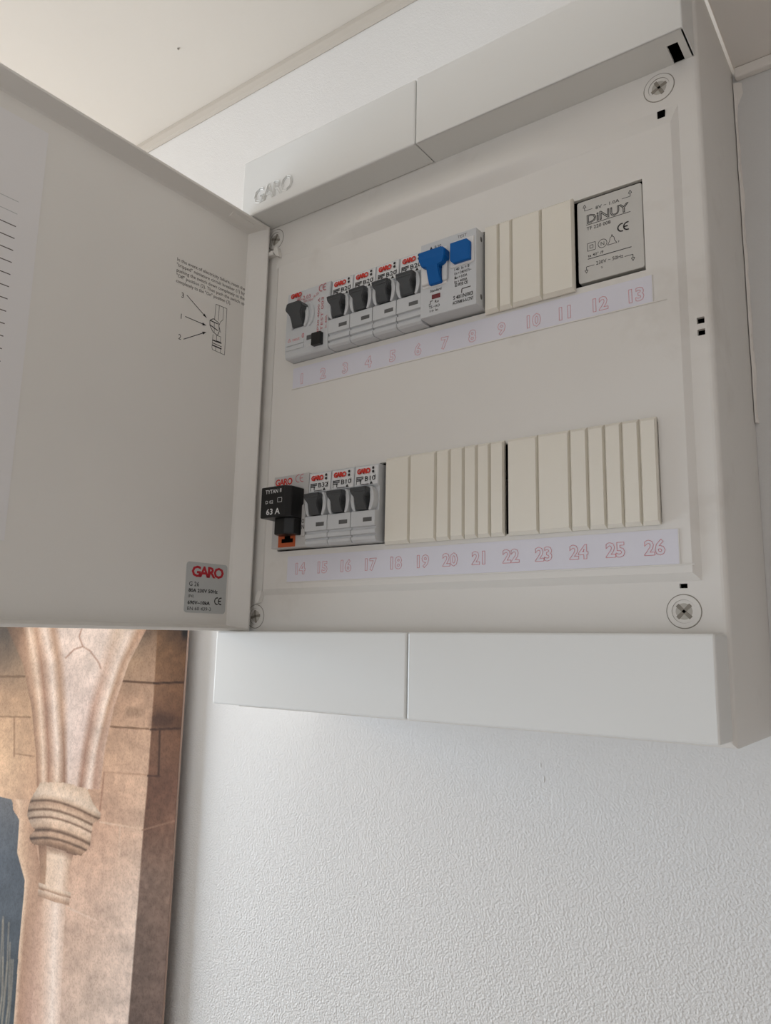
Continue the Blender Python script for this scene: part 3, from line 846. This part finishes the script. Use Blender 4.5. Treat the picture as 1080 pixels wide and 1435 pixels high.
# the printed photograph: a flat sheet with a colour per point
step = 1.0
nx = int((PX1 - PX0) / step) + 1; nz = int((PZ1 - PZ0) / step) + 1
X, Z = np.meshgrid(np.linspace(PX0 + .3, PX1 - .3, nx), np.linspace(PZ0 + .3, PZ1 - .3, nz))
H = [0.9280831946792599, 0.1957043926707731, 526.428547016508, -0.8461615059146154, -1.5510657478476941, 465.41931747282723, -0.0009632328785592346, 0.00029234931708545296]
den = H[6] * X + H[7] * Z + 1
U = (H[0] * X + H[1] * Z + H[2]) / den     # the print's own drawing coordinates
V = (H[3] * X + H[4] * Z + H[5]) / den
IMG = np.zeros(U.shape + (3,))
def rows(table, key=None):
    """colour field from rows of (v, [(u, rgb), ...]) with the same number of stops in every row"""
    vs = [r_[0] for r_ in table]
    K = len(table[0][1])
    us = [np.interp(V, vs, [r_[1][i][0] for r_ in table]) for i in range(K)]
    cs = [np.stack([np.interp(V, vs, [r_[1][i][1][c] for r_ in table]) for c in range(3)], -1) for i in range(K)]
    out = np.array(cs[0]); 
    for i in range(K - 1):
        tt = np.clip((U - us[i]) / np.maximum(us[i + 1] - us[i], 1e-3), 0, 1)[..., None]
        sel = (U >= us[i])[..., None]
        out = np.where(sel, cs[i] * (1 - tt) + cs[i + 1] * tt, out)
    return out, us[0], us[-1]
def paint(mask, c):
    a = np.clip(mask, 0, 1)[..., None]
    IMG[:] = IMG * (1 - a) + np.asarray(c, float) * a
def soft(x, w=1.0): return np.clip(x / w + .5, 0, 1)
def vnoise(sc, seed):
    r_ = np.random.RandomState(seed).rand(64, 64)
    a = (U / sc) % 63; b = (V / sc) % 63
    i, j = a.astype(int), b.astype(int); fa, fb = a - i, b - j
    fa, fb = fa * fa * (3 - 2 * fa), fb * fb * (3 - 2 * fb)
    return (r_[j, i] * (1 - fa) + r_[j, i + 1] * fa) * (1 - fb) + (r_[j + 1, i] * (1 - fa) + r_[j + 1, i + 1] * fa) * fb
def pin(pts):
    m_ = np.zeros(U.shape, bool); n = len(pts)
    for i in range(n):
        (a, b), (c, e_) = pts[i], pts[(i + 1) % n]
        if b == e_: continue
        cr = ((b > V) != (e_ > V)) & (U < (c - a) * (V - b) / (e_ - b) + a)
        m_ ^= cr
    return m_.astype(float)
def pline(pts, w):
    dmin = np.full(U.shape, 1e9)
    for (a, b), (c, e_) in zip(pts[:-1], pts[1:]):
        L2 = (c - a) ** 2 + (e_ - b) ** 2 + 1e-9
        tt = np.clip(((U - a) * (c - a) + (V - b) * (e_ - b)) / L2, 0, 1)
        dmin = np.minimum(dmin, np.hypot(U - a - tt * (c - a), V - b - tt * (e_ - b)))
    return np.clip(1 - (dmin - w / 2) / 1.0, 0, 1)
# lit stone wall to the right of the column and stone behind the arch
f, _, _ = rows([(800, [(-130, (90, 75, 60)), (40, (112, 95, 76)), (120, (150, 122, 98)), (190, (112, 90, 72)), (225, (120, 94, 72))]),
                (885, [(-130, (84, 74, 64)), (12, (92, 80, 68)), (60, (170, 138, 108)), (195, (108, 92, 78)), (222, (128, 102, 80))]),
                (925, [(-130, (112, 94, 76)), (10, (122, 102, 82)), (60, (196, 162, 128)), (185, (166, 136, 108)), (219, (178, 144, 116))]),
                (980, [(-130, (188, 152, 118)), (15, (192, 156, 122)), (60, (196, 160, 126)), (165, (186, 150, 122)), (216, (196, 160, 132))]),
                (1060, [(-130, (212, 176, 140)), (15, (214, 178, 142)), (60, (196, 158, 126)), (150, (206, 168, 138)), (210, (214, 178, 150))]),
                (1160, [(-130, (214, 178, 146)), (15, (210, 174, 144)), (60, (190, 152, 124)), (150, (206, 168, 142)), (203, (214, 182, 158))]),
                (1260, [(-130, (206, 170, 142)), (15, (206, 172, 146)), (60, (206, 172, 148)), (130, (214, 182, 160)), (193, (224, 200, 182))]),
                (1435, [(-130, (200, 168, 144)), (15, (200, 168, 146)), (60, (204, 176, 158)), (110, (214, 190, 172)), (180, (222, 202, 188))]),
                (1800, [(-130, (196, 166, 144)), (15, (196, 166, 146)), (60, (204, 178, 160)), (110, (212, 190, 174)), (160, (220, 202, 188))])])
IMG[:] = f
vn = vnoise(26, 1) * .6 + vnoise(9, 2) * .4
IMG *= (.9 + .2 * vn)[..., None]
paint(soft(12 - np.abs(U - 188), 8) * soft(7 - np.abs(V - 998), 6) * .35, (120, 96, 76))
# stone joints
for pts, w_, c in (([(170, 954.5), (215, 957)], 1.8, (96, 68, 48)), ([(148, 1018), (208, 1021.5)], 1.5, (120, 88, 64)), ([(-5, 948), (34, 948)], 2.0, (120, 92, 66)),
                   ([(-5, 1004), (42, 1005)], 1.6, (150, 118, 88)), ([(20, 1005), (20, 1060)], 1.3, (160, 126, 96)), ([(20, 1056), (48, 1060)], 1.3, (164, 130, 100)),
                   ([(140, 1152), (200, 1162)], 1.6, (226, 196, 170)), ([(168, 1158), (166, 1230)], 1.4, (222, 192, 168)), ([(146, 1082), (140, 1136)], 1.3, (170, 128, 104)),
                   ([(146, 1082), (208, 1086)], 1.0, (188, 150, 122)), ([(95, 1272), (135, 1290)], 1.3, (226, 200, 180))):
    paint(pline(pts, w_) * .8, c)
# shaded return of the wall at the right edge
f2, _, _ = rows([(800, [(223, (96, 68, 48)), (270, (70, 50, 36))]), (885, [(221, (118, 88, 62)), (264, (66, 48, 36))]), (915, [(220, (132, 98, 68)), (262, (112, 80, 54))]),
                 (958, [(217, (140, 104, 76)), (258, (126, 90, 62))]), (1005, [(213, (120, 86, 64)), (255, (112, 78, 56))]), (1060, [(209, (134, 98, 76)), (250, (128, 92, 70))]),
                 (1100, [(206, (114, 80, 62)), (247, (128, 92, 74))]), (1150, [(203, (116, 84, 66)), (244, (132, 98, 80))]), (1230, [(196, (136, 112, 98)), (238, (142, 116, 100))]),
                 (1330, [(188, (122, 102, 90)), (232, (130, 108, 96))]), (1435, [(179, (112, 94, 84)), (227, (124, 104, 94))]), (1800, [(150, (112, 94, 84)), (200, (124, 104, 94))])])
edge = np.interp(V, [800, 882, 955, 1021, 1100, 1165, 1260, 1435, 1800], [225, 220.5, 216.5, 212, 206.5, 200.5, 193.5, 179.5, 150])
f2 *= (.88 + .24 * (vnoise(14, 5) * .5 + vnoise(6, 6) * .5))[..., None]
paint(soft(U - edge, 1.6), f2)
for pts, w_, c in (([(216, 957.5), (262, 956)], 2.2, (70, 46, 32)), ([(211, 1022.5), (256, 1020.5)], 2.0, (74, 50, 38)), ([(224, 1022), (222, 1086)], 1.8, (80, 56, 42)),
                   ([(207, 1087), (224, 1088)], 1.4, (84, 58, 46)), ([(200, 1163), (246, 1150)], 1.4, (158, 122, 100))):
    paint(pline(pts, w_) * .85, c)
paint(soft(4 - np.abs(U - 259), 4) * soft(14 - np.abs(V - 880), 12), (34, 26, 22))
paint(soft(16 - np.abs(U - 228), 14) * soft(10 - np.abs(V - 1010), 10) * .5, (70, 48, 38))
# dark window opening at the far left
win = pin([(-200, 1096), (0, 1117), (18, 1121), (18, 1134), (28, 1150), (24, 1192), (32, 1204), (35, 1232), (33, 1260), (26, 1330), (20, 1435), (6, 1800), (-300, 1800)])
fw, _, _ = rows([(1110, [(-100, (112, 112, 114)), (30, (108, 108, 110))]), (1200, [(-100, (92, 98, 106)), (30, (92, 98, 106))]), (1435, [(-100, (86, 94, 100)), (30, (74, 82, 88))]), (1800, [(-100, (70, 78, 84)), (30, (70, 78, 84))])])
fw *= (.92 + .16 * vnoise(22, 9))[..., None]
paint(win, fw)
for k_ in range(9):
    b = 1435 + 30 * random.random(); x_ = -4 + 2.4 * k_
    paint(pline([(x_ - 6, b), (x_ + 1, b - 50 - 30 * random.random()), (x_ + 6 * random.random(), b - 100 - 60 * random.random())], 1.3) * .5 * win, (168, 156, 136))
# jamb beside the opening
fj, jl, jr = rows([(1120, [(16, (196, 158, 128)), (24, (222, 190, 160)), (46, (184, 146, 118))]), (1150, [(27, (226, 194, 164)), (34, (206, 170, 140)), (48, (180, 142, 114))]),
                   (1195, [(24, (222, 190, 160)), (32, (206, 172, 142)), (52, (176, 138, 112))]), (1235, [(35, (226, 196, 166)), (42, (200, 164, 136)), (60, (176, 140, 114))]),
                   (1300, [(29, (226, 200, 172)), (35, (178, 142, 116)), (58, (206, 172, 150))]), (1435, [(19, (222, 194, 168)), (25, (186, 148, 124)), (48, (198, 164, 146))]), (1800, [(6, (220, 192, 166)), (12, (186, 148, 124)), (28, (198, 164, 146))])])
paint((V > 1120) * soft(U - jl) * soft(jr - U), fj)
# arch: ribs and the pale spandrel between them
DK, MD, LT_, PL = (150, 116, 90), (190, 154, 126), (226, 200, 176), (236, 216, 200)
fa_, al, ar = rows([(800, [(-22, DK), (10, MD), (24, LT_), (40, MD), (58, PL), (68, MD), (74, PL), (150, (232, 212, 196)), (178, LT_), (205, PL), (228, MD), (236, DK)]),
                    (880, [(10, (112, 88, 68)), (32, DK), (40, LT_), (50, MD), (62, PL), (74, MD), (84, (224, 204, 190)), (150, (232, 212, 198)), (165, LT_), (184, PL), (196, MD), (206, (186, 150, 126))]),
                    (930, [(32, (158, 124, 98)), (40, MD), (50, LT_), (58, (176, 138, 112)), (72, PL), (82, MD), (92, (228, 206, 192)), (138, (232, 212, 198)), (150, (214, 184, 164)), (164, PL), (172, MD), (180, (214, 184, 160))]),
                    (990, [(44, (160, 126, 100)), (50, MD), (56, LT_), (64, (170, 132, 108)), (76, PL), (86, MD), (96, (226, 206, 194)), (122, (228, 206, 194)), (132, (196, 160, 140)), (146, PL), (152, MD), (160, (206, 172, 150))]),
                    (1050, [(50, (164, 128, 102)), (54, MD), (60, LT_), (68, (168, 130, 106)), (80, PL), (90, (176, 138, 112)), (96, (230, 210, 198)), (112, (224, 202, 190)), (120, (180, 142, 120)), (132, PL), (138, (196, 160, 138)), (147, (212, 180, 158))]),
                    (1102, [(52, (164, 126, 100)), (56, MD), (61, LT_), (68, (166, 128, 102)), (80, LT_), (90, (160, 122, 98)), (96, (228, 206, 192)), (106, (220, 196, 180)), (113, (170, 130, 108)), (124, PL), (132, (190, 152, 130)), (140, (206, 172, 150))])])
fa_ *= (.93 + .12 * vnoise(18, 12))[..., None]
paint((V < 1106) * soft(U - al, 1.6) * soft(ar - U, 1.6), fa_)
for pts in ([(92, 922), (104, 910), (116, 906), (126, 912), (138, 928), (141, 936)], [(116, 906), (111, 892), (116, 876)]):
    paint(pline(pts, 1.3) * .7, (176, 138, 118))
# capital: stacked curved mouldings
def moulding(v, ul, ur, h, sagl, cols):
    """band whose lower-right end drops; cols from its upper to its lower edge"""
    tt = (U - ul) / (ur - ul)
    base = v + sagl * np.clip(tt, 0, 2) ** 1.6 + 3.0 * np.sin(np.clip(tt, 0, 1) * math.pi)
    q = (V - base) / h
    c = np.stack([np.interp(q, np.linspace(0, 1, len(cols)), [k_[i] for k_ in cols]) for i in range(3)], -1)
    sh = 1 - .16 * np.clip(1 - tt * 3, 0, 1) - .10 * np.clip((tt - .72) / .28, 0, 1)
    paint(soft(U - ul) * soft(ur - U) * soft(q * h) * soft(h - q * h), c * sh[..., None])
cap_mask = pin([(53, 1103), (57, 1096), (90, 1097), (122, 1105), (132, 1128), (141, 1140), (141, 1146), (136, 1151), (130, 1154), (127, 1176), (126, 1187), (114, 1199),
                (104, 1198), (84, 1191), (65, 1185), (48, 1184), (43, 1180), (41, 1172), (49, 1163), (44, 1158), (38, 1142), (39, 1133), (43, 1120)])
wv = V - np.interp(U, [38, 47, 60, 70, 84, 98, 113, 128, 141], [2.5, .8, 0, .3, 3.2, 7.8, 13.8, 21.5, 27])
CW = [(1090, (214, 186, 160)), (1100, (230, 204, 178)), (1112, (236, 212, 188)), (1118.5, (214, 184, 156)), (1121.5, (116, 88, 68)), (1124, (198, 164, 136)), (1131, (216, 184, 156)),
      (1134, (124, 94, 73)), (1137, (228, 200, 172)), (1142.5, (222, 192, 166)), (1145, (128, 98, 77)), (1147.5, (230, 202, 176)), (1158, (218, 186, 158)), (1163, (114, 87, 68)),
      (1166, (206, 172, 144)), (1171, (202, 168, 140)), (1174, (106, 81, 64)), (1177, (190, 156, 128)), (1182, (168, 134, 108)), (1190, (122, 94, 76))]
fc = np.stack([np.interp(wv, [c_[0] for c_ in CW], [c_[1][i] for c_ in CW]) for i in range(3)], -1)
fc *= (np.interp(U, [38, 52, 75, 110, 130, 141], [.74, .86, 1.0, 1.0, .93, .86]) * (.94 + .1 * vnoise(7, 21)))[..., None]
paint(cap_mask, fc)
# shaft, its ring and the shadow side
fs_, sl, sr = rows([(1186, [(54, (150, 116, 92)), (64, (176, 140, 114)), (66, (224, 196, 170)), (88, (234, 210, 186)), (106, (196, 160, 134))]),
                    (1215, [(56, (164, 130, 104)), (64, (180, 146, 118)), (66, (228, 200, 174)), (86, (234, 210, 188)), (98, (204, 170, 144))]),
                    (1240, [(56, (168, 132, 106)), (62, (180, 146, 118)), (64, (228, 200, 174)), (84, (236, 212, 190)), (96, (210, 176, 150))]),
                    (1270, [(53, (196, 160, 136)), (58, (204, 170, 146)), (62, (222, 190, 166)), (78, (240, 220, 204)), (92, (214, 184, 162))]),
                    (1435, [(43, (206, 172, 152)), (52, (212, 178, 158)), (58, (222, 192, 172)), (72, (240, 222, 208)), (84, (226, 200, 182))]),
                    (1800, [(18, (206, 172, 152)), (28, (212, 178, 158)), (36, (222, 192, 172)), (50, (240, 222, 208)), (62, (226, 200, 182))])])
paint((wv > 1181) * (1 - cap_mask * (wv < 1188)) * soft(U - sl) * soft(sr - U), fs_)
paint(soft(6 - np.abs(wv - 1188), 8) * soft(U - sl) * soft(sr - U) * .55, (140, 108, 86))
moulding(1237, 54, 99, 8, 14, [(236, 212, 188), (226, 198, 172), (170, 134, 108)])
moulding(1246, 53, 97, 10, 13, [(232, 206, 182), (208, 176, 150), (190, 154, 128)])
IMG = 255 * (np.clip(IMG, 0, 255) / 255.0) ** 1.1
IMG = IMG * .88 + .12 * IMG.mean(-1, keepdims=True) * np.array([1.03, 1.0, .98])
IMG = np.clip(IMG, 0, 255) / 255.0
LIN = np.where(IMG <= .04045, IMG / 12.92, ((IMG + .055) / 1.055) ** 2.4)
ctr = W((PX0 + PX1) / 2, PD, (PZ0 + PZ1) / 2)
co = np.stack([X * .001 - ctr.x, np.zeros_like(X), (Z - FLOOR_Z) * .001 - ctr.z], -1).reshape(-1, 3)
idx = np.arange(nx * nz).reshape(nz, nx)
quads = np.stack([idx[:-1, :-1], idx[:-1, 1:], idx[1:, 1:], idx[1:, :-1]], -1).reshape(-1, 4)
me = bpy.data.meshes.new('print')
me.vertices.add(len(co)); me.vertices.foreach_set('co', co.ravel().astype(np.float32))
me.loops.add(quads.size); me.loops.foreach_set('vertex_index', quads.ravel().astype(np.int32))
me.polygons.add(len(quads)); me.polygons.foreach_set('loop_start', np.arange(0, quads.size, 4, dtype=np.int32))
me.update(calc_edges=True); me.validate()
at = me.color_attributes.new('ink', 'FLOAT_COLOR', 'POINT')
at.data.foreach_set('color', np.concatenate([LIN.reshape(-1, 3), np.ones((len(co), 1))], 1).ravel().astype(np.float32))
mp = bpy.data.materials.new('printed_photograph'); mp.use_nodes = True
nt = mp.node_tree; b = nt.nodes['Principled BSDF']
b.inputs['Roughness'].default_value = .75; b.inputs['Specular IOR Level'].default_value = .1
an = nt.nodes.new('ShaderNodeAttribute'); an.attribute_name = 'ink'
geo = nt.nodes.new('ShaderNodeNewGeometry')
n1 = nt.nodes.new('ShaderNodeTexNoise'); n1.inputs['Scale'].default_value = 190; n1.inputs['Detail'].default_value = 5
nt.links.new(geo.outputs['Position'], n1.inputs['Vector'])
rp = nt.nodes.new('ShaderNodeValToRGB')
rp.color_ramp.elements[0].position = .3; rp.color_ramp.elements[0].color = (.80, .78, .77, 1)
rp.color_ramp.elements[1].position = .65; rp.color_ramp.elements[1].color = (1.04, 1.03, 1.02, 1)
nt.links.new(n1.outputs['Fac'], rp.inputs['Fac'])
mx = nt.nodes.new('ShaderNodeMixRGB'); mx.blend_type = 'MULTIPLY'; mx.inputs['Fac'].default_value = .75
nt.links.new(an.outputs['Color'], mx.inputs['Color1']); nt.links.new(rp.outputs['Color'], mx.inputs['Color2'])
nt.links.new(mx.outputs['Color'], b.inputs['Base Color'])
n2 = nt.nodes.new('ShaderNodeTexNoise'); n2.inputs['Scale'].default_value = 520; n2.inputs['Detail'].default_value = 2
nt.links.new(geo.outputs['Position'], n2.inputs['Vector'])
rq = nt.nodes.new('ShaderNodeValToRGB')
rq.color_ramp.elements[0].position = .36; rq.color_ramp.elements[0].color = (.72, .69, .68, 1)
rq.color_ramp.elements[1].position = .52; rq.color_ramp.elements[1].color = (1, 1, 1, 1)
nt.links.new(n2.outputs['Fac'], rq.inputs['Fac'])
my = nt.nodes.new('ShaderNodeMixRGB'); my.blend_type = 'MULTIPLY'; my.inputs['Fac'].default_value = .55
nt.links.new(mx.outputs['Color'], my.inputs['Color1']); nt.links.new(rq.outputs['Color'], my.inputs['Color2'])
nt.links.new(my.outputs['Color'], b.inputs['Base Color'])
me.materials.append(mp)
sheet = bpy.data.objects.new('print', me)
COL.objects.link(sheet); sheet.parent = pic; sheet.location = ctr - ORG[pic.name]
